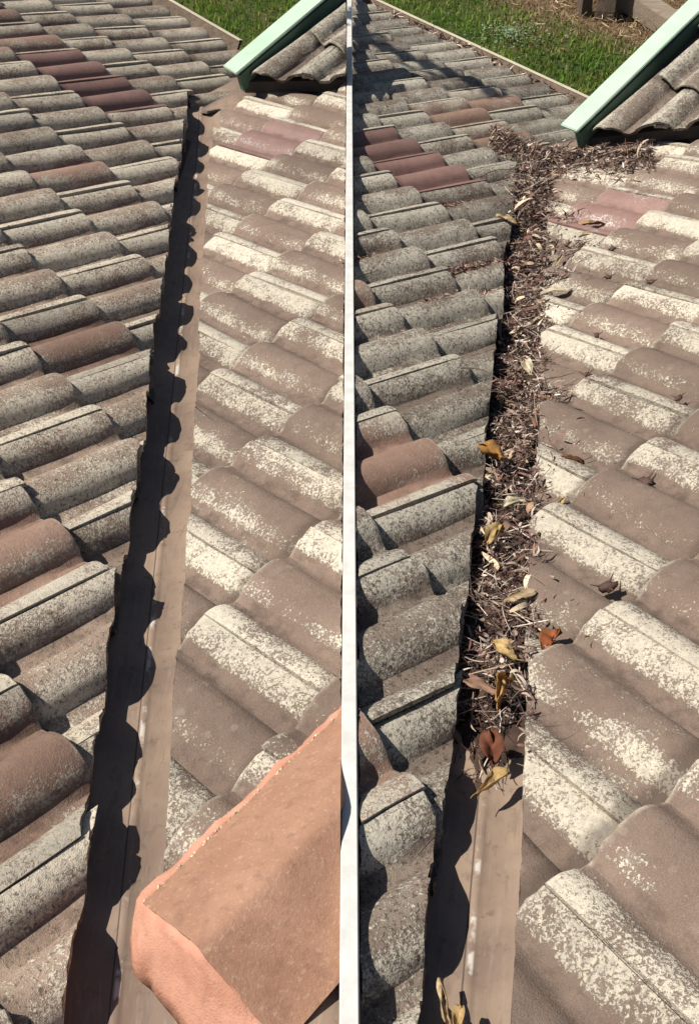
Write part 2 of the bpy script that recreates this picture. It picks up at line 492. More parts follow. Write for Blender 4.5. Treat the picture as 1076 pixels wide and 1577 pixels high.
ROOFS = [
    dict(R=[[0.99667, -0.0339, 0.07412], [0.03502, 0.99929, -0.01388], [-0.07359, 0.01643, 0.99715]], t=(-0.4487, 2.0988, -1.8224),
         cutA=(-0.078, -0.030), cutB=(0.036, -0.037), jmax=7, eave=2.265, C0=(0.04, 2.19, -0.35), Caz=R(-135), yend=2.02),
    dict(R=[[0.97874, 0.17557, -0.10605], [-0.17115, 0.984, 0.0495], [0.11304, -0.03029, 0.99313]], t=(0.3488, 1.5022, -1.6645),
         cutA=(-0.058, -0.027), cutB=(0.056, -0.024), jmax=8, eave=2.515, C0=(0.08, 2.26, -0.35), Caz=R(-140), yend=2.08),
]
UA, VAx, NA = frame(AZ)
UBr, VBx, NB = frame(-AZ)
UB = -UBr                                   # towards the ridge end, like the index i

def build_roof(idx, label):
    P = ROOFS[idx]
    root = empty('tiled_roof')
    rm = Matrix(P['R']).to_4x4()
    rm.translation = Vector(P['t']) + Vector((0, 0, HC))
    root.matrix_world = rm
    tag(root, label, 'roof', 'tiled roofs either side of the white capping', 'thing')
    side = -1 if idx == 0 else 1
    inv = rm.inverted()
    # the hip plane (world x = +-HIPX) in this roof's frame
    hip_co = inv @ Vector((side * HIPX, 2, 3)); hip_no = (inv.to_3x3() @ Vector((-side, 0, 0))).normalized()
    HP = [(hip_co, hip_no)]
    a0, a1 = P['cutA']; b0, b1 = P['cutB']
    coA, noA = Vector((a0, 0, 0)), Vector((1, -a1, 0)).normalized()      # keep x < a0 + a1*y
    coB, noB = Vector((b0, 0, 0)), Vector((-1, b1, 0)).normalized()
    ye = P['yend']
    gx = lambda y: (a0 + b0) / 2 + (a1 + b1) / 2 * y

    # ---- slope A (left of the valley)
    slA = sheet('roof_slope', [UA * u + VAx * v + NA * -0.105 for u, v in ((-4.6, P['eave'] - 0.03), (-2.3, P['eave'] - 0.03), (-0.2, 0.0), (1.9, -2.1), (1.9, -3.2), (-4.6, -3.2))], M['deck'], root, planes=HP)
    def planesA(mid, i, j):
        pl = []
        if mid.y < ye + 0.16: pl.append((Vector((a0 + a1 * mid.y + rng.uniform(-0.008, 0.005), mid.y, 0)), (noA + Vector((0, rng.gauss(0, 0.030), 0))).normalized()))
        else: pl.append((Vector((0.13, 0, 0)), Vector((1, 0, 0))))
        if idx == 1: pl.append((hip_co, hip_no))
        return pl
    brown = {(0, 0), (4, -2), (7, -3), (-6, 2)} if idx == 0 else {(0, 0), (4, -2), (-14, 6)}
    def matA(i, j):
        if j == 4 and i in (-10, -12): return M['tileMaroon']
        if (i, j) in brown or (idx == 0 and (i, j) in {(-15, 3), (-14, 4), (-13, 3), (-12, 2), (-16, 4)}): return M['tileBrown']
        if rng.random() < 0.035: return M['tileBrown']
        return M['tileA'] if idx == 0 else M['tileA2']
    noses = {j: OA[1] + j * GA + VA.get(j, 0.0) for j in range(-9, P['jmax'] + 1)}
    if idx == 0: noses[7] += 0.05
    lay(slA, rm, 'A', AZ, OA[0], noses, range(-32, 18), matA, planesA,
        lambda m, i, j: m.x < (a0 + a1 * m.y + 0.24 if m.y < ye + 0.16 else 0.2))

    # ---- slope B (right of the valley)
    slB = sheet('roof_slope', [UB * u + VBx * v + NB * -0.105 for u, v in ((-3.4, 2.2), (-2.0, 2.0), (0.2, 0.0), (1.25, -1.2), (1.25, -1.3) if idx == 0 else (2.0, -2.0), (-3.4, -1.3) if idx == 0 else (-3.4, -2.0))], M['deck'], root, planes=HP)
    rid_co = UB * 0 + VBx * -1.225; rid_no = -VBx
    ls = (0.0, 0.0)
    def planesB(mid, i, j):
        pl = [(coB + Vector((0.035 if idx == 0 and mid.y > 1.75 else rng.uniform(-0.003, 0.006), 0, 0)), noB)]
        if idx == 0: pl += [(hip_co, hip_no), (rid_co, rid_no)]
        return pl
    def matB(i, j):
        if (i, j) == (-13, 6): return M['tileMaroonB']
        return M['tileB']
    VB = {0: -0.01, 1: 0.0035, 2: -0.001, 3: 0.011, 4: -0.003, 5: -0.001}
    nosesB = {j: OB[1] + j * GB + VB.get(j, 0.0) for j in range(-4, 10)}
    # i counts along UB; the laying frame's own across axis is -UB
    lay(slB, rm, 'B', -AZ, -OB[0], nosesB, range(-26, 10), matB, planesB,
        lambda m, i, j: m.x > b0 + b1 * m.y - 0.24 and m.y < ye + 0.75 and (m.x > (m.y - 2.2) * 0.9), sgn=-1)

    # ---- slope C: the higher roof that ends over the foot of the valley
    C0 = Vector(P['C0']); UC, VC, NC = frame(P['Caz'])
    cm = Matrix.Translation(C0)
    slC = sheet('roof_slope', [C0 + UC * u + VC * v + NC * -0.075 for u, v in ((-0.03, -0.03), (-0.03, -2.2), (-1.9, -2.2), (-1.9, -1.35))], M['deck'], root, 0.05, planes=HP)
    low_co = C0 + VC * 0.035; low_no = (UC * -0.72 + VC * 1.0).normalized()
    def lay_c():
        k = 0
        for j in range(-5, 2):
            for i in range(1, 13):
                if (i + j) % 2: continue
                u = -0.118 - RP * (i - 1); v = -0.372 + j * GA
                c = C0 + UC * u + VC * v
                mid = c - VC * 0.16
                if not in_view(rm @ mid): continue
                m = mat_from(c, UC, VC, NC) @ Matrix.Rotation(rng.gauss(0, 0.008), 4, 'Z')
                mi = m.inverted()
                pls = [(low_co, low_no), (C0 + UC * -0.047, UC)]
                if idx == 0: pls.append((hip_co, hip_no))
                me = clip_mesh(TILE['A'][k % 3], [(mi @ co, (mi.to_3x3() @ no).normalized()) for co, no in pls], seed=k + 400)
                k += 1
                if me is None: continue
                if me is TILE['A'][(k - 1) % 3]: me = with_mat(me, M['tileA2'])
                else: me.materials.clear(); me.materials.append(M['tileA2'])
                mesh_obj('tile', me, None, slC, m)
    lay_c()
    # barge board with folded capping
    bm = bmesh.new()
    def boxf(u0, u1, v0, v1, h0, h1):
        vs_ = [bm.verts.new(C0 + UC * u + VC * v + NC * h) for u in (u0, u1) for v in (v0, v1) for h in (h0, h1)]
        for q in ((0, 1, 3, 2), (4, 6, 7, 5), (0, 4, 5, 1), (2, 3, 7, 6), (0, 2, 6, 4), (1, 5, 7, 3)): bm.faces.new([vs_[a] for a in q])
    boxf(-0.042, 0.044, 0.010, -2.2, -0.007, 0.007)
    bmesh.ops.bevel(bm, geom=bm.edges[:], offset=0.003, segments=2, affect='EDGES')
    trim(bm, HP)
    bb = mesh_obj('barge_board', bm_mesh('barge_board', bm), M['green'], root)
    bm = bmesh.new(); boxf(-0.044, -0.022, -0.002, -2.2, -0.095, -0.014); trim(bm, HP)
    mesh_obj('capping_return', bm_mesh('capping_return', bm), M['greenshade'], bb)
    bm = bmesh.new(); boxf(0.030, 0.050, -0.06, -2.2, -0.19, -0.014); trim(bm, HP)
    mesh_obj('timber_backing', bm_mesh('timber_backing', bm), M['greenshade'], bb)

    # ---- valley gutter: folded sheet with a rib along its fold
    prof_x = [-0.24, -0.13, -0.062, -0.012, -0.006, 0.0, 0.006, 0.012, 0.062, 0.13, 0.24]
    V, F = [], []
    ysn = np.linspace(-2.2, ye + 0.52, 70)
    for y in ysn:
        zc = y * VAx.z / (VAx.y * 2 * 0.5) * 0.0
        base = -math.tan(PITCH) * math.cos(AZ) * y          # fall of the valley line
        for k, px in enumerate(prof_x):
            z = base - 0.094 + abs(px) * math.tan(PITCH) * math.sin(AZ) * 0.92
            if abs(px) < 0.001: z += 0.007
            elif abs(px) < 0.007: z += 0.0045
            up = min(1, max(0, (y - 1.80) / 0.35)); z += 0.052 * up * up * (3 - 2 * up)       # rises to meet the tiles at its foot
            z += 0.0016 * math.sin(7 * y + 3 * px) + 0.001 * math.sin(23 * y + k)
            V.append((gx(y) + px, y, z))
    n = len(prof_x)
    for r_ in range(len(ysn) - 1):
        for k in range(n - 1):
            a = r_ * n + k; F.append((a, a + 1, a + n + 1, a + n))
    vg = mesh_obj('valley_gutter', pydata('valley_gutter', V, F), gutter_material((a0 + b0) / 2, (a1 + b1) / 2), root)
    so = vg.modifiers.new('thickness', 'SOLIDIFY'); so.thickness = 0.0015; so.offset = -1

    # ---- eaves gutter along the low edge of slope A
    e = P['eave'] + 0.015
    pr = [(-0.02, -0.06), (-0.02, -0.14), (0.075, -0.14), (0.092, -0.020), (0.090, -0.010), (0.078, -0.010), (0.076, -0.022), (0.066, -0.128), (-0.012, -0.128), (-0.012, -0.06)]
    V, F = [], []
    us = [-5.2, -4.4, -3.6, -2.8, -2.28 if idx == 0 else -2.36]
    for u in us:
        for dv, dh in pr: V.append(UA * u + VAx * (e + dv) + NA * dh)
    n = len(pr)
    for a in range(len(us) - 1):
        for b in range(n):
            F.append((a * n + b, a * n + (b + 1) % n, (a + 1) * n + (b + 1) % n, (a + 1) * n + b))
    bm = bmesh.new(); bm.from_mesh(pydata('eaves_gutter', V, F, False)); trim(bm, HP)
    eg = mesh_obj('eaves_gutter', bm_mesh('eaves_gutter', bm), M['gutterin'], root)
    V, F = [], []
    for u in us:
        for dv, dh in ((0.0915, -0.030), (0.0985, -0.030), (0.0985, -0.004), (0.0745, -0.004), (0.0745, -0.0085), (0.0915, -0.0085)): V.append(UA * u + VAx * (e + dv) + NA * dh)
    F = [(a * 6 + b, a * 6 + (b + 1) % 6, (a + 1) * 6 + (b + 1) % 6, (a + 1) * 6 + b) for a in range(len(us) - 1) for b in range(6)]
    bm = bmesh.new(); bm.from_mesh(pydata('gutter_lip', V, F, False)); trim(bm, HP)
    mesh_obj('gutter_lip', bm_mesh('gutter_lip', bm), M['cream'], eg)

    # ---- outer wall of the house under the eaves
    gz = lambda x, y: (inv @ Vector((x, y, 0))).z
    bm = bmesh.new()
    c = [UA * -4.8 + VAx * (P['eave'] - 0.35), UA * -1.95 + VAx * (P['eave'] - 0.35), UA * -1.95 + VAx * (P['eave'] - 0.58), UA * -4.8 + VAx * (P['eave'] - 0.58)]
    up_l = inv.to_3x3() @ Vector((0, 0, 1))
    top = [bm.verts.new(p - NA * 0.14) for p in c]
    bot = []
    for p in c:
        pw = rm @ (p - NA * 0.14); bot.append(bm.verts.new(inv @ Vector((pw.x, pw.y, 0.0))))
    bm.faces.new(top); bm.faces.new(bot)
    for a in range(4): bm.faces.new((top[a], top[(a + 1) % 4], bot[(a + 1) % 4], bot[a]))
    trim(bm, HP)
    mesh_obj('outer_wall', bm_mesh('outer_wall', bm), M['brick'], root)
    return root, rm, gx, hip_co, hip_no

rootL, mL, gxL, hcL, hnL = build_roof(0, 'tiled roof whose valley gutter is swept clean, with an orange-mortared ridge cap')
rootR, mR, gxR, hcR, hnR = build_roof(1, 'tiled roof whose valley gutter is choked with dead leaves')

# ------------------------------------------------------------------ ridge cap and its mortar at the head of the clean valley
def ridge_cap():
    # cross-section in (v, h): from the low edge on slope B over the crest to the far edge
    sec = [(-1.205, -0.008), (-1.210, 0.006), (-1.26, 0.028), (-1.315, 0.050), (-1.352, 0.0655), (-1.362, 0.0685), (-1.370, 0.0680), (-1.380, 0.0640), (-1.42, 0.042), (-1.46, 0.020), (-1.508, -0.008)]
    us = [1.094, 1.075, 1.0, 0.9, 0.8, 0.7, 0.6, 0.5, 0.4]
    V, F = [], []
    n = len(sec)
    for k, u in enumerate(us):
        for a, (v, h) in enumerate(sec):
            uu = u + (0.012 * (a / (n - 1)) if k < 2 else 0)
            V.append(UB * uu + VBx * v + NB * (h + 0.0005 * mnoise.noise((u * 12, v * 12, 0))))
    for a in range(len(us) - 1):
        for b in range(n - 1):
            i0 = a * n + b; F.append((i0, i0 + n, i0 + n + 1, i0 + 1))
    me = pydata('ridge_cap', V, F)
    bm = bmesh.new(); bm.from_mesh(me)
    bmesh.ops.recalc_face_normals(bm, faces=bm.faces)
    if sum(f.normal.dot(NB) for f in bm.faces) < 0: bmesh.ops.reverse_faces(bm, faces=bm.faces)
    r = bmesh.ops.bisect_plane(bm, geom=bm.verts[:] + bm.edges[:] + bm.faces[:], plane_co=hcL, plane_no=hnL, clear_outer=True)
    bmesh.ops.solidify(bm, geom=bm.faces[:], thickness=0.016)
    me2 = bm_mesh('ridge_cap', bm, True); me2.set_sharp_from_angle(angle=R(40))
    cap = mesh_obj('ridge_cap', me2, M['cap'], rootL)
    # lichen crust along the cap's lower lip
    V, F = [], []
    for k in range(150):
        u = rng.uniform(0.62, 1.09); s = rng.uniform(0.0016, 0.0042)
        c = UB * u + VBx * (-1.206 - abs(rng.gauss(0, 0.006))) + NB * rng.uniform(0.000, 0.006)
        if (c - hcL).dot(hnL) > -0.01: continue
        b = len(V)
        for d in ((1, 0, 0), (-1, 0, 0), (0, 1, 0), (0, -1, 0), (0, 0, 1), (0, 0, -1)):
            V.append(c + Vector(d) * s * rng.uniform(0.6, 1.3))
        for q in ((0, 2, 4), (2, 1, 4), (1, 3, 4), (3, 0, 4), (2, 0, 5), (1, 2, 5), (3, 1, 5), (0, 3, 5)): F.append(tuple(b + x for x in q))
    tag(mesh_obj('lichen_crust', pydata('lichen_crust', V, F), M['crust'], cap), kind='stuff')
    # mortar bed: one lumpy band round the low edge and the end of the cap
    inner, outer, hin, hout = [], [], [], []
    for k in range(46):                      # along the low edge, from the hip to the corner
        u = 0.45 + k / 45 * (1.090 - 0.45)
        w = 0.036 + 0.012 * mnoise.noise((u * 9, 3, 0)) + 0.010 * mnoise.noise((u * 31, 7, 0))
        inner.append((u, -1.2065)); outer.append((u + 0.004, -1.205 + w)); hin.append(0.003)
        hout.append(-0.034 + 0.010 * math.cos((u - OB[0]) / RP * 2 * math.pi))
    for k in range(1, 10):                   # round the corner
        a = k / 10 * math.pi / 2
        inner.append((1.0935, -1.2065 - 0.005 * k)); outer.append((1.092 + math.sin(a) * 0.072, -1.215 + math.cos(a) * 0.042 - 0.004 * k))
        hin.append(0.003 + 0.0024 * k); hout.append(-0.044 - 0.004 * k)
    for k in range(34):                      # down the open end
        f = k / 33; v = -1.255 - f * 0.27
        hcap = float(np.interp(-v, [1.205, 1.28, 1.37, 1.40, 1.44, 1.525], [0.004, 0.035, 0.066, 0.052, 0.030, -0.012]))
        inner.append((1.0955 + 0.0115 * f, v)); outer.append((1.154 + 0.012 * mnoise.noise((v * 10, 1, 0)) + 0.03 * f, v + 0.004)); hin.append(hcap); hout.append(-0.090)
    for _ in range(2):
        for arr in (hout,):
            arr[:] = [arr[0]] + [(arr[k - 1] + 2 * arr[k] + arr[k + 1]) / 4 for k in range(1, len(arr) - 1)] + [arr[-1]]
        outer[:] = [outer[0]] + [tuple((outer[k - 1][c] + 2 * outer[k][c] + outer[k + 1][c]) / 4 for c in (0, 1)) for k in range(1, len(outer) - 1)] + [outer[-1]]
    secs = []
    for (iu, iv), (ou, ov), h0, h1 in zip(inner, outer, hin, hout):
        r_ = []
        for k in range(7):
            f = k / 6
            r_.append((iu * (1 - f) + ou * f, iv * (1 - f) + ov * f, h0 * (1 - f) + h1 * f + 0.007 * math.sin(math.pi * f)))
        secs.append(r_)
    V, F = [], []
    for r_ in secs:
        for (u, v, h) in r_:
            p = UB * u + VBx * v + NB * (h + 0.006 * mnoise.noise((u * 45, v * 45, 2)) + 0.004 * mnoise.noise((u * 120, v * 120, 5)))
            V.append(p)
    for a in range(len(secs) - 1):
        for b in range(6):
            i0 = a * 7 + b; F.append((i0, i0 + 7, i0 + 8, i0 + 1))
    me = pydata('mortar_bedding', V, F)
    bm = bmesh.new(); bm.from_mesh(me)
    bmesh.ops.bisect_plane(bm, geom=bm.verts[:] + bm.edges[:] + bm.faces[:], plane_co=hcL, plane_no=hnL, clear_outer=True)
    if sum(f.normal.dot(NB) for f in bm.faces) < 0: bmesh.ops.reverse_faces(bm, faces=bm.faces)
    bmesh.ops.solidify(bm, geom=bm.faces[:], thickness=0.02)
    mo = mesh_obj('mortar_bedding', bm_mesh('mortar_bedding', bm, True), M['mortar'], rootL)
ridge_cap()

# ------------------------------------------------------------------ slim white divider, an added strip along the hip where the two roofs meet
def plane_z(rm, N, y):
    # world height of a roof's crest plane at (0, y)
    n = (rm.to_3x3() @ N).normalized(); o = rm.translation
    return o.z - (n.x * (0 - o.x) + n.y * (y - o.y)) / n.z
def capping():
    ys = list(np.linspace(-0.25, 7.4, 40))
    sec = [(-0.0125, -0.05), (-0.0125, 0.006), (-0.0105, 0.009), (0.0105, 0.009), (0.0125, 0.006), (0.0125, -0.05)]
    V, F = [], []
    n = len(sec)
    for y in ys:
        z = max(plane_z(mL, NB, y), plane_z(mR, NA, y)) - 0.012 + 0.0008 * math.sin(5 * y)
        for x, h in sec: V.append((x, y, z + h))
    for a in range(len(ys) - 1):
        for b in range(n):
            F.append((a * n + b, (a + 1) * n + b, (a + 1) * n + (b + 1) % n, a * n + (b + 1) % n))
    F.append(tuple(range(n))); F.append(tuple(reversed([(len(ys) - 1) * n + b for b in range(n)])))
    o = mesh_obj('hip_divider', pydata('hip_divider', V, F, False), M['white'])
    tag(o, 'slim white strip added as a divider along the hip between the two roofs', 'capping')
capping()

# ------------------------------------------------------------------ lawn
def dryness(x, y):
    """0 lush .. 1 straw: the worn strip along the old fence"""
    d = (y - (10.72 + (2.95 - x) * 0.9)) / 0.35 + 0.9 * mnoise.noise((x * 2.2, y * 2.2, 4))
    return min(1, max(0, 0.5 + d * 0.8, 0.9 * mnoise.noise((x * 1.1, y * 1.1, 12)) - 0.05))

def ground():
    V, F = [], []
    xs = np.concatenate([np.linspace(-120, -7, 10), np.linspace(-6, 8, 110), np.linspace(9, 120, 10)])
    ys = np.concatenate([np.linspace(-60, 4, 8), np.linspace(5, 19, 110), np.linspace(21, 220, 12)])
    for y in ys:
        for x in xs:
            V.append((x, y, 0.03 * mnoise.noise((x * 0.5, y * 0.5, 0)) - 0.01))
    n = len(xs)
    for b in range(len(ys) - 1):
        for a in range(n - 1):
            i0 = b * n + a; F.append((i0, i0 + 1, i0 + n + 1, i0 + n))
    t = NT('lawn_soil'); v = t.coords()
    at = t.n('ShaderNodeAttribute', attribute_name='tint')
    c = t.mix(t.ramp(t.noise(v, 1.3, 5, 0.6), 0.35, 0.65), (0.040, 0.066, 0.016), (0.075, 0.070, 0.026))
    c = t.mix(t.ramp(t.noise(v, 9, 4, 0.7), 0.5, 0.7), c, (0.030, 0.045, 0.012))
    sr = t.n('ShaderNodeSeparateColor'); t.l(at.outputs['Color'], sr.inputs[0])
    c = t.mix(sr.outputs[0], c, (0.135, 0.092, 0.055))                                  # bare, straw-strewn earth along the old fence
    t.bump(t.noise(v, 30, 4, 0.7), 0.8, 0.03)
    dr = np.array([[dryness(p[0], p[1])] * 3 for p in V])
    o = mesh_obj('lawn_ground', big_mesh('lawn_ground', np.array(V), np.array(F), dr), t.fin(c, 0.95, 0.1))
    tag(o, kind='structure')
ground()

def grass():
    n = 95000
    x = nrg.uniform(-4.2, 5.2, n); y = nrg.uniform(7.2, 14.2, n)
    dens = np.array([mnoise.noise((a * 1.7, b * 1.7, 9)) for a, b in zip(x, y)])
    dens2 = np.array([mnoise.noise((a * 5, b * 5, 2)) for a, b in zip(x, y)])
    dry = np.array([dryness(a, b) for a, b in zip(x, y)])
    keep = nrg.random(n) < (0.75 + 0.4 * dens2) * (1 - 0.35 * dry)
    x, y, dens, dens2, dry = (q[keep] for q in (x, y, dens, dens2, dry)); n = len(x)
    h = (0.028 + 0.024 * nrg.random(n) + 0.030 * np.clip(dens, 0, 1) + 0.022 * np.clip(dens2, 0, 1)) * (1 - 0.3 * dry)
    w = 0.0045 + 0.005 * nrg.random(n)
    a = nrg.uniform(0, 2 * math.pi, n); le = nrg.uniform(0, 2 * math.pi, n); lm = h * nrg.uniform(0.15, 0.9, n)
    dx, dy = np.cos(a) * w, np.sin(a) * w
    lx, ly = np.cos(le) * lm, np.sin(le) * lm
    z0 = np.full(n, -0.02)
    v = np.empty((n, 5, 3))
    v[:, 0] = np.stack([x - dx, y - dy, z0], 1); v[:, 1] = np.stack([x + dx, y + dy, z0], 1)
    v[:, 2] = np.stack([x + dx * .8 + lx * .35, y + dy * .8 + ly * .35, h * .62], 1); v[:, 3] = np.stack([x - dx * .8 + lx * .35, y - dy * .8 + ly * .35, h * .62], 1)
    v[:, 4] = np.stack([x + lx, y + ly, h], 1)
    base = np.arange(n)[:, None] * 5
    tri = np.concatenate([base + [0, 1, 2], base + [0, 2, 3], base + [3, 2, 4]], 0)
    lush = np.array([0.085, 0.185, 0.022]); lush2 = np.array([0.235, 0.325, 0.055]); straw = np.array([0.42, 0.31, 0.17])
    k = np.clip(0.5 + dens * 0.8 + nrg.normal(0, .3, n), 0, 1)[:, None]
    c = lush * (1 - k) + lush2 * k
    c = c * nrg.uniform(0.7, 1.25, n)[:, None]
    sd = (nrg.random(n) < dry * 0.92 + 0.04)[:, None]
    c = np.where(sd, straw * nrg.uniform(0.6, 1.2, n)[:, None], c)
    me = big_mesh('grass', v.reshape(-1, 3), tri, np.repeat(c, 5, 0))
    o = mesh_obj('grass', me, M['grass'])
    tag(o, 'green lawn grass with a worn straw-coloured strip below the eaves', 'grass', kind='stuff')
    # clover patch
    n = 420
    r = np.abs(nrg.normal(0, 0.55, n)) ; th = nrg.uniform(0, 2 * math.pi, n)
    x = 1.72 + r * np.cos(th) * 0.52; y = 10.9 + r * np.sin(th) * 0.45
    z = 0.06 + 0.05 * nrg.random(n); s = 0.006 + 0.006 * nrg.random(n)
    v = np.empty((n, 4, 3))
    for q, (ax, ay) in enumerate(((1, 0), (0, 1), (-1, 0), (0, -1))):
        v[:, q] = np.stack([x + ax * s, y + ay * s, z + nrg.normal(0, .003, n)], 1)
    col4 = np.repeat(np.array([[0.26, 0.36, 0.22]]) * nrg.uniform(.6, 1.3, n)[:, None], 4, 0)
    o = mesh_obj('clover_patch', big_mesh('clover_patch', v.reshape(-1, 3), np.arange(n * 4).reshape(-1, 4), col4), M['grass'])
    tag(o, 'patch of pale clover leaves in the lawn', 'clover', kind='stuff')
grass()

# ------------------------------------------------------------------ leaf litter in the choked valley
def strips(n, place, length, width, palette, curl=1.0, seg=4):
    V = np.empty((n, (seg + 1) * 2, 3)); C = np.empty((n, (seg + 1) * 2, 3))
    for k in range(n):
        p, nrm = place(k)
        L = rng.uniform(*length); W = rng.uniform(*width)
        az = rng.uniform(0, 2 * math.pi); el = rng.gauss(0.05, 0.38)
        d = Vector((math.cos(az) * math.cos(el), math.sin(az) * math.cos(el), math.sin(el)))
        q = nrm.to_track_quat('Z', 'Y'); d = q @ d
        sd = d.cross(nrm); sd = sd.normalized() if sd.length > 1e-4 else Vector((1, 0, 0))
        sd.rotate(Matrix.Rotation(rng.uniform(-1.4, 1.4), 3, d))
        up = sd.cross(d).normalized()
        kc = rng.uniform(-1, 1) * 2.6 * curl; kt = rng.uniform(-1, 1) * 1.6 * curl
        c = Vector(palette[rng.randrange(len(palette))]) * rng.uniform(0.65, 1.3)
        pos = p - d * (L / 2)
        for s in range(seg + 1):
            tt = s / seg
            ang = kc * (tt - 0.5)
            dirv = d * math.cos(ang) + up * math.sin(ang)
            if s: pos = pos + dirv * (L / seg)
            ww = W * (0.25 + 0.75 * math.sin(math.pi * min(1, max(0, 0.08 + tt * 0.84)))) / 2
            sv = sd * math.cos(kt * tt) + up * math.sin(kt * tt)
            V[k, 2 * s] = pos - sv * ww; V[k, 2 * s + 1] = pos + sv * ww
            C[k, 2 * s] = c; C[k, 2 * s + 1] = c
    m = (seg + 1) * 2
    base = np.arange(n)[:, None] * m
    F = np.concatenate([base + [2 * s, 2 * s + 1, 2 * s + 3, 2 * s + 2] for s in range(seg)], 0)
    return V.reshape(-1, 3), F, C.reshape(-1, 3)

PAL = [(0.26, 0.19, 0.155), (0.34, 0.265, 0.215), (0.14, 0.09, 0.07), (0.42, 0.35, 0.30), (0.075, 0.045, 0.038), (0.17, 0.098, 0.082), (0.26, 0.18, 0.13), (0.50, 0.44, 0.38), (0.045, 0.028, 0.024), (0.14, 0.075, 0.062), (0.065, 0.042, 0.036), (0.22, 0.165, 0.145), (0.10, 0.062, 0.052)]
def valley_surface(x, y):
    zA = -(NA.x * x + NA.y * y) / NA.z; zB = -(NB.x * x + NB.y * y) / NB.z
    return max(zA, zB)
def litter():
    base = lambda y: -math.tan(PITCH) * math.cos(AZ) * y
    a0, a1 = ROOFS[1]['cutA']; b0, b1 = ROOFS[1]['cutB']
    def fill(y):
        return min(1, max(0, (y + 0.80) / 0.22)) * (0.80 + 0.35 * mnoise.noise((y * 2.6, 0, 3)))
    def place(k):
        while True:
            y = rng.uniform(-0.80, 2.4)
            xa, xb = a0 + a1 * y, b0 + b1 * y
            x = rng.uniform(xa - 0.005, xb + 0.004)
            if rng.random() < 0.10: x = xb + abs(rng.gauss(0, 0.012))
            fl = fill(y)
            if rng.random() > fl + 0.15: continue
            s = (x - xa) / (xb - xa)
            top = -0.094 + (0.030 + 0.045 * fl) * (0.45 + 0.55 * min(1, max(0, s)) ** 0.7) * (1 if y > -0.7 else 0.5)
            z = base(y) + top + rng.uniform(-0.020, 0.010)
            z = max(z, base(y) - 0.088)
            if x > xb: z = max(z, valley_surface(x, y) - 0.030 + rng.uniform(0, 0.012))
            return Vector((x, y, z)), Vector((0, 0.2, 1)).normalized()
    def clump(fn):
        def g(k):
            while True:
                p, n_ = fn(k)
                c = mnoise.noise((p.x * 26, p.y * 26, 5)) + 0.6 * mnoise.noise((p.x * 60, p.y * 60, 1))
                if rng.random() < 0.5 + 1.3 * c:
                    return p + n_ * (0.020 * c), n_
        return g
    # damp dark mould under the loose leaves
    SV, SF = [], []
    ysn = np.linspace(-0.86, 2.45, 150); nx = 12
    for y in ysn:
        xa, xb = a0 + a1 * y - 0.01, b0 + b1 * y + 0.008
        for k in range(nx):
            f = k / (nx - 1); x = xa + (xb - xa) * f
            h = (0.012 + 0.040 * fill(y)) * (0.4 + 0.6 * f ** 0.7) * min(1, max(0, (y + 0.84) / 0.15))
            SV.append((x, y, base(y) - 0.096 + h + 0.008 * mnoise.noise((x * 40, y * 40, 2)) + (0.03 * max(0, y - 1.9))))
    for r_ in range(len(ysn) - 1):
        for k in range(nx - 1):
            i0 = r_ * nx + k; SF.append((i0, i0 + 1, i0 + nx + 1, i0 + nx))
    soil = (np.array(SV), np.array(SF), np.array([[0.045, 0.028, 0.021]]) * nrg.uniform(0.6, 1.6, len(SV))[:, None])
    V1 = strips(3600, clump(place), (0.016, 0.046), (0.0022, 0.0062), PAL, 1.4)
    V1b = strips(2300, clump(place), (0.045, 0.095), (0.0012, 0.0024), PAL, 0.5)
    V1c = strips(1300, clump(place), (0.008, 0.018), (0.004, 0.009), PAL, 0.8)
    # the heap against the foot of the higher roof
    def heap(k):
        while True:
            y = rng.uniform(1.60, 2.62); x = rng.uniform(-0.32, 0.40)
            # axis of the heap runs from the valley up under the higher roof's low edge
            d1 = abs((x - 0.10) * 0.62 + (y - 2.24)) ; d2 = abs(x - (-0.035 - 0.03 * (y - 1.6)))
            wgt = max(math.exp(-(d1 / 0.13) ** 2) if -0.25 < x < 0.38 else 0, math.exp(-(d2 / 0.055) ** 2) if y < 2.35 else 0)
            if rng.random() > wgt: continue
            z = valley_surface(x, y) - 0.02 + 0.055 * wgt * rng.random() ** 0.6
            return Vector((x, y, z)), NB.copy()
    V2 = strips(2500, clump(heap), (0.020, 0.055), (0.0028, 0.0070), PAL, 1.4)
    V2b = strips(1100, clump(heap), (0.045, 0.10), (0.0014, 0.003), PAL, 0.5)
    # tongues pushed out over slope B, and small drifts caught in the troughs of slope A
    tong = [(UB * -1.02 + VBx * 0.88, 0.07, 70, NB), (UB * -0.84 + VBx * 0.74, 0.06, 60, NB), (UB * -0.30 + VBx * 0.21, 0.060, 70, NB), (UB * -1.18 + VBx * 1.10, 0.07, 60, NB)]
    dr = [(UA * -1.39 + VAx * 0.96 + NA * -0.03, 0.05, 34, NA), (UA * -0.94 + VAx * 0.70 + NA * -0.028, 0.085, 150, NA), (UA * -1.39 + VAx * 0.80 + NA * -0.032, 0.05, 40, NA),
          (UA * -0.79 + VAx * 0.51 + NA * -0.03, 0.065, 80, NA), (UA * -0.64 + VAx * 0.19 + NA * -0.032, 0.03, 24, NA), (UA * -1.09 + VAx * 0.39 + NA * -0.03, 0.055, 40, NA), (UA * -0.34 + VAx * 0.27 + NA * -0.03, 0.05, 46, NA)]
    jobs = []
    for c, s, n, N in tong: jobs.append((c, s, n, N, None))
    for c, s, n, N in dr: jobs.append((c + N * 0.008, s, int(n * 1.8), N, VAx))
    parts = [soil, V1, V1b, V1c, V2, V2b]
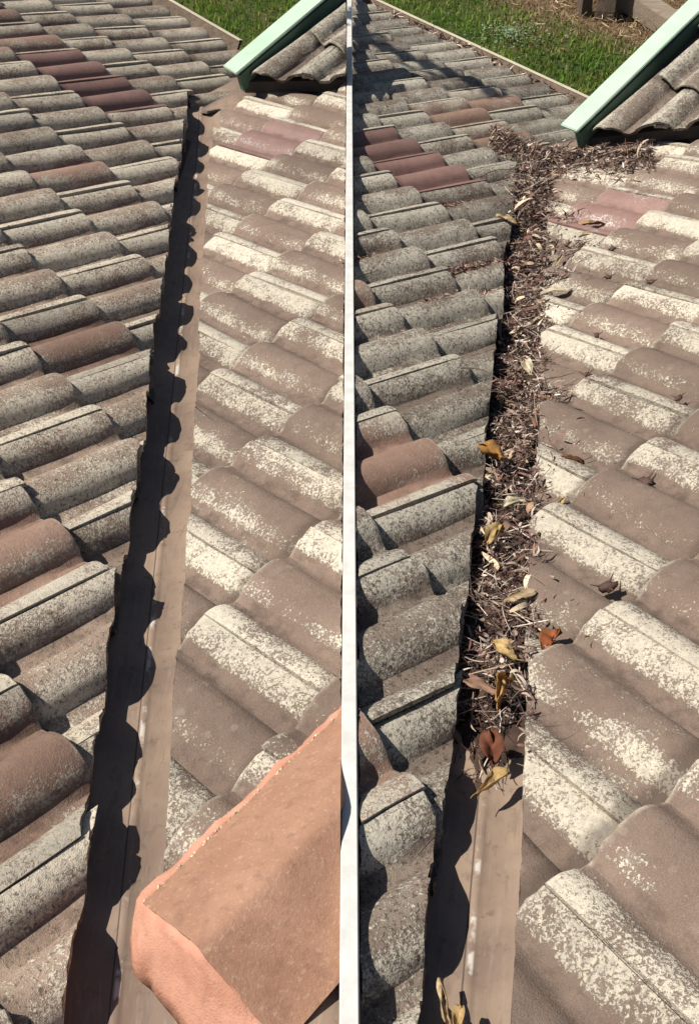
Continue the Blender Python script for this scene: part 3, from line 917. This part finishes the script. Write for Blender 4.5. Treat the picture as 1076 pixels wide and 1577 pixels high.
    dk = [(0.15, 0.075, 0.06), (0.20, 0.10, 0.085), (0.11, 0.06, 0.05), (0.33, 0.25, 0.2), (0.24, 0.16, 0.13)]
    for c, s, n, N, ax in jobs:
        def pl(k, c=c, s=s, N=N, ax=ax):
            if ax is not None: p = c + ax * rng.gauss(0, s) + UA * rng.gauss(0, 0.009) + N * rng.uniform(-0.006, 0.010)
            else:
                p = c + VBx * rng.gauss(0, s * .55) + UB * rng.gauss(0, s * .55)
                p = p + N * rng.uniform(-0.012, 0.008)
            return p, N
        parts.append(strips(n, pl, (0.014, 0.042), (0.0025, 0.006), dk if ax is not None else PAL))
    def crumbs(k):
        y = rng.uniform(-0.6, 2.3); xb = b0 + b1 * y
        x = xb + abs(rng.gauss(0, 0.07))
        return Vector((x, y, -(NB.x * x + NB.y * y) / NB.z - 0.004)), NB
    parts.append(strips(110, crumbs, (0.008, 0.03), (0.0015, 0.005), dk))
    PL2 = [(0.48, 0.37, 0.26), (0.40, 0.30, 0.22), (0.55, 0.45, 0.33), (0.30, 0.19, 0.13), (0.22, 0.12, 0.09)]
    parts.append(strips(110, clump(place), (0.035, 0.075), (0.008, 0.016), PL2, 1.2, 6))
    parts.append(strips(60, clump(heap), (0.04, 0.09), (0.008, 0.014), PL2, 1.0, 6))
    parts.append(strips(60, clump(place), (0.08, 0.15), (0.0018, 0.003), PL2, 0.4, 6))
    # crumbs along the eaves gutter
    for ridx in (1,):
        e = ROOFS[ridx]['eave'] + 0.02
        def pl(k):
            u = rng.uniform(-4.4, -2.4); v = e + rng.uniform(-0.16, 0.09)
            if rng.random() < 0.5: u = round((u + 0.165 + 0.075) / RP) * RP - 0.165 - 0.075 + rng.gauss(0, .02); h = -0.035
            else: h = -0.03; v = e + rng.uniform(-0.01, 0.085)
            return UA * u + VAx * v + NA * (h + rng.uniform(-0.01, 0.012)), NA
        parts.append(strips(420, pl, (0.03, 0.085), (0.004, 0.010), PAL + [(0.5, 0.42, 0.33)] * 3))
    Vs, Fs, Cs, off = [], [], [], 0
    for v, f, c in parts:
        Vs.append(v); Fs.append(f + off); Cs.append(c); off += len(v)
    o = mesh_obj('leaf_litter', big_mesh('leaf_litter', np.concatenate(Vs), np.concatenate(Fs), np.concatenate(Cs)), M['litter'])
    o.matrix_world = mR
    tag(o, 'matted grey-brown leaf litter packed along the valley and heaped at its foot', 'leaf litter', kind='stuff')
litter()

# ------------------------------------------------------------------ larger single leaves
def leaf(name, label, pos, heading, length, width, colr, curl, cup, crumple, tilt=0.15, normal=Vector((0, 0.2, 1)), stem=True):
    seg, wn_ = 12, 6
    V, F, C = [], [], []
    s_ = rng.uniform(0, 50)
    for a in range(seg + 1):
        t = a / seg
        w = width * (math.sin(math.pi * min(1, t * 0.93 + 0.05)) ** 0.75) * (1.0 - 0.35 * t) * 0.75
        ang = curl * (t - 0.5)
        x = (t - 0.5) * length * (1 - 0.12 * abs(curl)); z = -length * 0.22 * curl * (2 * t - 1) ** 2 * 0.5
        for b in range(wn_ + 1):
            q = b / wn_ * 2 - 1
            y = q * w * (1 - 0.45 * min(1, abs(cup)))
            zz = z + cup * w * (q * q) * 0.9 + 1.7 * crumple * length * (mnoise.noise((x * 30 + s_, q * 1.7, s_)) + 0.5 * mnoise.noise((x * 75 + s_, q * 3.5, s_))) - 0.0012 * (1 - abs(q))
            yy = y + (1.3 * crumple + 0.03) * length * mnoise.noise((x * 30, q * 2 + s_, 4 + s_))
            V.append((x, yy, zz))
            k = 0.75 + 0.5 * mnoise.noise((x * 40 + s_, q * 2, 9)) + (0.2 if abs(q) < 0.1 else 0)
            C.append(tuple(min(1, max(0, cc * k)) for cc in colr))
    n = wn_ + 1
    for a in range(seg):
        for b in range(wn_):
            i0 = a * n + b; F.append((i0, i0 + n, i0 + n + 1, i0 + 1))
    me = big_mesh(name, np.array(V), np.array(F), np.array(C))
    q = normal.to_track_quat('Z', 'Y').to_matrix().to_4x4()
    m = mR @ Matrix.Translation(pos) @ q @ Matrix.Rotation(heading, 4, 'Z') @ Matrix.Rotation(tilt, 4, 'Y')
    root = mesh_obj(name, me, M['leaf'], None, m)
    so = root.modifiers.new('thickness', 'SOLIDIFY'); so.thickness = 0.0004
    if stem:
        V, F = [], []
        for a in range(5):
            t = a / 4; r = 0.0011
            for b in range(4):
                th = b * math.pi / 2
                V.append((length * 0.46 + t * length * 0.22, math.cos(th) * r + 0.004 * t * t, math.sin(th) * r - 0.05 * length * curl * 0 + 0.006 * t))
        for a in range(4):
            for b in range(4): F.append((a * 4 + b, a * 4 + (b + 1) % 4, a * 4 + 4 + (b + 1) % 4, a * 4 + 4 + b))
        me = big_mesh('leaf_stalk', np.array(V), np.array(F), np.tile(np.array(colr) * 0.6, (len(V), 1)))
        mesh_obj('leaf_stalk', me, M['leaf'], root)
    tag(root, label, 'leaf', 'dead leaves lying in and beside the choked valley')
    return root
ORG = (0.50, 0.25, 0.075); YEL = (0.58, 0.41, 0.19); TAN = (0.55, 0.42, 0.26); PALE = (0.70, 0.62, 0.45); RED = (0.20, 0.075, 0.045); BRN = (0.30, 0.17, 0.11)
G = [  # x, y, lift above the crest plane, heading, length, width, colour, curl, cup, crumple, label
    (-0.045, 0.075, 0.010, 2.6, 0.085, 0.060, ORG, 0.8, 0.8, 0.13, 'crumpled orange leaf perched on the litter beside a brown tile'),
    (0.012, 0.520, -0.004, 1.9, 0.085, 0.040, PALE, 0.5, 0.6, 0.04, 'pale cream pointed leaf lying over the litter in the valley'),
    (-0.115, 1.560, 0.000, 2.7, 0.120, 0.024, TAN, 0.6, 0.5, 0.03, 'long tan leaf poking out of the litter against cut tiles'),
    (-0.012, -0.205, -0.006, 0.9, 0.070, 0.038, YEL, 0.7, 0.9, 0.10, 'small yellow curled leaf in the dark litter under the tile edge'),
    (0.022, -0.095, -0.004, 0.3, 0.075, 0.022, PALE, 0.9, 0.8, 0.05, 'narrow cream curled leaf bridging the litter and the brown tiles'),
    (0.050, -0.405, -0.002, 0.4, 0.085, 0.022, TAN, 0.3, 0.4, 0.03, 'straight tan leaf pointing its stalk onto the brown tiles'),
    (0.033, -0.548, -0.004, 2.5, 0.075, 0.030, YEL, 0.6, 0.6, 0.06, 'folded golden leaf lying lengthways on the litter'),
    (0.036, -0.640, -0.004, 1.4, 0.088, 0.042, (0.66, 0.40, 0.16), 0.6, 1.0, 0.14, 'crumpled golden brown leaf near the end of the litter'),
    (0.000, -0.640, 0.004, 2.9, 0.080, 0.026, (0.34, 0.21, 0.15), 0.3, 0.3, 0.03, 'flat dull brown leaf sticking out from the shaded tile edge'),
    (0.026, -0.752, -0.022, 1.7, 0.080, 0.055, RED, 0.8, 0.9, 0.15, 'dark red-brown crumpled leaf at the end of the litter'),
    (0.034, -0.820, -0.030, 0.8, 0.085, 0.024, YEL, 0.4, 0.9, 0.05, 'tan rolled leaf lying on the bare metal valley'),
    (0.002, -1.172, -0.046, 1.9, 0.085, 0.024, TAN, 0.3, 1.0, 0.05, 'tan rolled leaf low in the bare shaded valley metal'),
    (0.022, -1.195, -0.046, 1.5, 0.060, 0.020, YEL, 0.3, 0.9, 0.05, 'short yellow rolled leaf beside a longer tan one in the valley'),
]
def crest_z(x, y):
    zA = -(NA.x * x + NA.y * y) / NA.z; zB = -(NB.x * x + NB.y * y) / NB.z
    return max(zA, zB)
for x, y, lift, hd, L, W, c, cu, cp, cr, lab in G:
    leaf('dead_leaf', lab, Vector((x, y, crest_z(x, y) + lift - 0.004)), hd, L * 0.80, W * 0.78, c, cu, cp, cr + 0.04)
GB_ = [  # on slope B: u, v, h
    (0.293, -0.455, -0.020, 0.2, 0.060, 0.036, (0.38, 0.13, 0.05), 0.9, 0.9, 0.16, 'curled rust-red leaf lying alone on a brown tile'),
    (-0.765, 0.672, -0.012, 2.6, 0.100, 0.022, PALE, 0.4, 0.4, 0.03, 'long cream leaf reaching from the litter onto a lichened tile'),
    (-0.930, 0.840, -0.012, 0.5, 0.070, 0.018, TAN, 0.6, 0.5, 0.04, 'short tan leaf at the edge of the litter by three seed pods'),
    (-0.144, -0.034, -0.030, 2.4, 0.075, 0.024, (0.20, 0.10, 0.05), 0.9, 0.8, 0.10, 'dark brown twisted leaf with an ochre tip in a tile trough'),
    (0.000, -0.165, -0.020, 0.6, 0.060, 0.024, YEL, 0.7, 0.8, 0.08, 'little yellow leaf caught on the cut tile edge beside the litter'),
    (-1.215, 0.990, -0.020, 2.5, 0.110, 0.026, (0.50, 0.33, 0.19), 0.6, 0.7, 0.06, 'long tan leaf lying along a maroon tile'),
    (-1.150, 0.925, -0.024, 2.5, 0.080, 0.020, TAN, 0.6, 0.7, 0.06, 'tan leaf end to end with a longer one on a maroon tile'),
]
for u, v, h, hd, L, W, c, cu, cp, cr, lab in GB_:
    leaf('dead_leaf', lab, UB * u + VBx * v + NB * h, hd, L, W, c, cu, cp, cr, normal=NB)

# seed pods
def pod(k, u, v, s, label):
    bm = bmesh.new()
    bmesh.ops.create_icosphere(bm, subdivisions=2, radius=1)
    for w in bm.verts:
        f = 0.82 * (1 + 0.7 * mnoise.noise(w.co * 2.6 + Vector((k * 5, 0, 0))))
        w.co = Vector((w.co.x * 1.5 * f, w.co.y * f, w.co.z * 0.75 * f)) * s
    root = mesh_obj('seed_pod', bm_mesh('seed_pod', bm, True), M['pod'], None,
                    mR @ Matrix.Translation(UB * u + VBx * v + NB * (-0.031 + 0.4 * s + (0.008 if k % 2 else 0.0))) @ NB.to_track_quat('Z', 'Y').to_matrix().to_4x4() @ Matrix.Rotation(k * 1.3, 4, 'Z'))
    bm = bmesh.new()
    for a in range(3):
        d = Vector((math.cos(a * 2 + k), math.sin(a * 2 + k), 0.35)).normalized()
        r = bmesh.ops.create_cone(bm, cap_ends=True, segments=5, radius1=s * 0.18, radius2=s * 0.05, depth=s * 1.5)
        bmesh.ops.transform(bm, matrix=Matrix.Translation(d * s * 1.5) @ d.to_track_quat('Z', 'Y').to_matrix().to_4x4(), verts=r['verts'])
    mesh_obj('pod_stalk', bm_mesh('pod_stalk', bm), M['pod'], root)
    tag(root, label, 'seed pod', 'dark seed pods scattered on the brown tiles')
PODS = [(-1.085, 0.762, 0.0105, 'dark seed pod on a brown tile just below the long tan leaves'), (-0.903, 0.597, 0.011, 'dark seed pod in the trough beside the short tan leaf'),
        (-0.932, 0.459, 0.010, 'dark seed pod two rolls up the slope from another one'), (-0.608, 0.346, 0.0095, 'spiky dark seed pod in a trough level with the cream leaf'),
        (-0.446, 0.219, 0.0105, 'flat dark seed pod at the upper edge of a lichened joint'), (-0.454, -0.074, 0.0095, 'lone small seed pod on a plain mauve-brown tile'),
        (-0.167, -0.242, 0.014, 'larger dark seed pod in a trough uphill of the twisted leaf'), (0.134, -0.433, 0.0145, 'shaggy dark seed pod below a wide joint line')]
for k, (u, v, s, lab) in enumerate(PODS): pod(k, u, v, s, lab)

# twigs sticking out of the litter
def twig(pts, r, label):
    V, F = [], []
    for a, p in enumerate(pts):
        rr = r * (1 - 0.6 * a / (len(pts) - 1))
        d = (Vector(pts[min(a + 1, len(pts) - 1)]) - Vector(pts[max(a - 1, 0)])).normalized()
        s = d.cross(Vector((0, 0, 1))).normalized(); t = s.cross(d)
        for b in range(5):
            th = b * 2 * math.pi / 5; V.append(Vector(p) + (s * math.cos(th) + t * math.sin(th)) * rr)
    for a in range(len(pts) - 1):
        for b in range(5): F.append((a * 5 + b, a * 5 + (b + 1) % 5, a * 5 + 5 + (b + 1) % 5, a * 5 + 5 + b))
    o = mesh_obj('twig', pydata('twig', V, F), M['darkwood']); o.matrix_world = mR
    tag(o, label, 'twig', 'thin twigs in the litter')
def tw(x0, y0, x1, y1, lift, r, lab):
    pts = []
    for k in range(7):
        t = k / 6; x = x0 + (x1 - x0) * t; y = y0 + (y1 - y0) * t
        pts.append(Vector((x + 0.006 * math.sin(5 * t), y + 0.008 * math.sin(7 * t), crest_z(x, y) + lift + 0.018 * math.sin(math.pi * t))))
    twig(pts, r, lab)
tw(-0.15, 0.43, 0.02, 0.36, 0.004, 0.0022, 'thin dark twig sticking out of the litter over the grey tiles')
tw(0.02, 0.38, 0.14, 0.43, -0.002, 0.0018, 'thin arched twig reaching from the litter onto the brown tiles')
tw(-0.24, 1.90, -0.10, 2.08, 0.006, 0.0022, 'short dark twig lying at the upper edge of the leaf heap')

# ------------------------------------------------------------------ old timber by the fence line
def timber(name, p0, p1, w, h, mat, label, cat, taper=0.9, group=None):
    p0, p1 = Vector(p0), Vector(p1); d = (p1 - p0); L = d.length; d.normalize()
    s = d.cross(Vector((0, 0, 1))); s = s.normalized() if s.length > 0.05 else Vector((1, 0, 0)); t = s.cross(d)
    V, F = [], []
    n = 10; sec = [(-1, -1), (0, -1.05), (1, -1), (1.05, 0), (1, 1), (0, 1.05), (-1, 1), (-1.05, 0)]
    k0 = rng.uniform(0, 50)
    for a in range(n + 1):
        f = 1 + (taper - 1) * a / n
        c = p0 + d * (L * a / n)
        for b, (x, y) in enumerate(sec):
            V.append(c + s * (x * w / 2 * f + 0.012 * mnoise.noise((a * 0.7 + k0, b, 1))) + t * (y * h / 2 * f + 0.012 * mnoise.noise((a * 0.7, b + k0, 2))))
    m = len(sec)
    for a in range(n):
        for b in range(m): F.append((a * m + b, a * m + (b + 1) % m, (a + 1) * m + (b + 1) % m, (a + 1) * m + b))
    F.append(tuple(range(m))); F.append(tuple(reversed([n * m + b for b in range(m)])))
    o = mesh_obj(name, pydata(name, V, F, False), mat)
    tag(o, label, cat, group)
    return o
timber('timber_sleeper', (2.86, 11.95, 0.16), (3.52, 10.88, 0.10), 0.24, 0.20, M['wood'], 'weathered grey timber sleeper slumped beside the lawn', 'timber', 0.95)
timber('fence_post', (2.60, 11.48, -0.1), (2.56, 11.60, 0.80), 0.13, 0.13, M['darkwood'], 'thin dark fence post at the edge of the straw strip', 'fence post', 0.9)
timber('fence_post', (2.80, 11.38, -0.1), (2.84, 11.55, 0.85), 0.20, 0.17, M['darkwood'], 'thick dark fence post against the weathered sleeper', 'fence post', 0.9)
timber('fence_rail', (1.9, 12.45, 0.20), (2.75, 11.95, 0.30), 0.10, 0.12, M['darkwood'], 'dark fallen fence rail lying behind the posts', 'fence rail', 0.9)

def brush():
    dryp = [(0.40, 0.30, 0.18), (0.30, 0.21, 0.13), (0.22, 0.15, 0.09), (0.46, 0.36, 0.23), (0.12, 0.08, 0.05)]
    def pl(k):
        while True:
            x = rng.uniform(1.6, 4.6); y = rng.uniform(10.4, 13.4)
            if rng.random() < dryness(x, y) ** 2: return Vector((x, y, rng.uniform(0.0, 0.09))), Vector((0, 0, 1))
    a = strips(2600, pl, (0.06, 0.22), (0.004, 0.010), dryp, 0.7)
    o = mesh_obj('dry_brush', big_mesh('dry_brush', *a), M['litter'])
    tag(o, 'tangled dry brush and straw round the old fence timbers', 'brush', kind='stuff')
brush()

# ------------------------------------------------------------------ gum tree beyond the eaves; one limb hangs towards the roof
def tube(pts, r0, r1, sides=8):
    V, F = [], []
    n = len(pts)
    for a, p in enumerate(pts):
        d = (pts[min(a + 1, n - 1)] - pts[max(a - 1, 0)]).normalized()
        sd = d.cross(Vector((0.3, 0.9, 0.2))).normalized(); t = sd.cross(d)
        rr = r0 + (r1 - r0) * a / (n - 1)
        for b in range(sides):
            th = b * 2 * math.pi / sides; V.append(p + (sd * math.cos(th) + t * math.sin(th)) * rr * (1 + 0.12 * mnoise.noise((a * 0.9, b, 3))))
    for a in range(n - 1):
        for b in range(sides): F.append((a * sides + b, a * sides + (b + 1) % sides, (a + 1) * sides + (b + 1) % sides, (a + 1) * sides + b))
    return V, F
def gum_tree():
    root = empty('gum_tree', (-4.6, 9.6, 0))
    tag(root, 'pale barked gum tree beyond the eaves with a limb hanging towards the roof', 'tree')
    bark = simple('gum_bark', (0.42, 0.36, 0.30), (0.28, 0.22, 0.18), 3, 0.9, 0.4, 20, 0.01, stretch=(4, 4, 1))
    tp = [Vector((0, 0, -0.2)), Vector((0.05, 0, 1.2)), Vector((-0.05, 0.05, 2.6)), Vector((0.0, -0.05, 4.2)), Vector((-0.9, -0.2, 5.8)), Vector((-2.2, -0.4, 7.4)), Vector((-3.3, -0.6, 9.0))]
    V, F = tube(tp, 0.20, 0.06, 10)
    mesh_obj('trunk', pydata('trunk', V, F), bark, root)
    o = root.location
    lp = [Vector(p) - o for p in ((-4.55, 9.58, 4.3), (-3.9, 8.7, 4.95), (-3.1, 7.5, 5.05), (-2.3, 6.35, 4.92), (-1.78, 5.73, 4.88), (-1.45, 5.35, 4.91), (-1.16, 5.06, 4.92), (-1.00, 4.88, 4.88))]
    V, F = tube(lp, 0.075, 0.028)
    lb = mesh_obj('limb', pydata('limb', V, F), bark, root)
    def clumps(centres, n, spread, size):
        c = np.array([centres[k % len(centres)] for k in range(n)]) + nrg.normal(0, 1, (n, 3)) * np.array(spread)
        d = nrg.normal(0, 1, (n, 3)); d[:, 2] -= 1.2; d /= np.linalg.norm(d, axis=1)[:, None]
        e = np.cross(d, nrg.normal(0, 1, (n, 3))); e /= np.linalg.norm(e, axis=1)[:, None]
        L = nrg.uniform(*size, n)[:, None]; W = L * 0.13
        v = np.stack([c, c + d * L * .5 + e * W, c + d * L, c + d * L * .5 - e * W], 1)
        colr = np.repeat(np.array([[0.10, 0.15, 0.07]]) * nrg.uniform(.6, 1.4, n)[:, None], 4, 0)
        return big_mesh('foliage', v.reshape(-1, 3), np.arange(n * 4).reshape(-1, 4), colr)
    cen = [tuple(lp[4] * (1 - f) + lp[7] * f) for f in (0.0, 0.12, 0.2, 0.62, 0.72, 0.95, 1.0)]
    tag(mesh_obj('foliage', clumps(cen, 150, (0.07, 0.07, 0.06), (0.08, 0.15)), M['grass'], root), kind='stuff')
    top = [(-3.2 + rng.gauss(0, 0.7), -0.6 + rng.gauss(0, 0.7), 8.8 + rng.gauss(0, 0.6)) for _ in range(26)]
    tag(mesh_obj('crown', clumps(top, 3000, (0.3, 0.3, 0.25), (0.12, 0.22)), M['grass'], root), kind='stuff')
gum_tree()

scene.render.engine = 'CYCLES'
scene.cycles.max_bounces = 6
scene.cycles.use_denoising = True
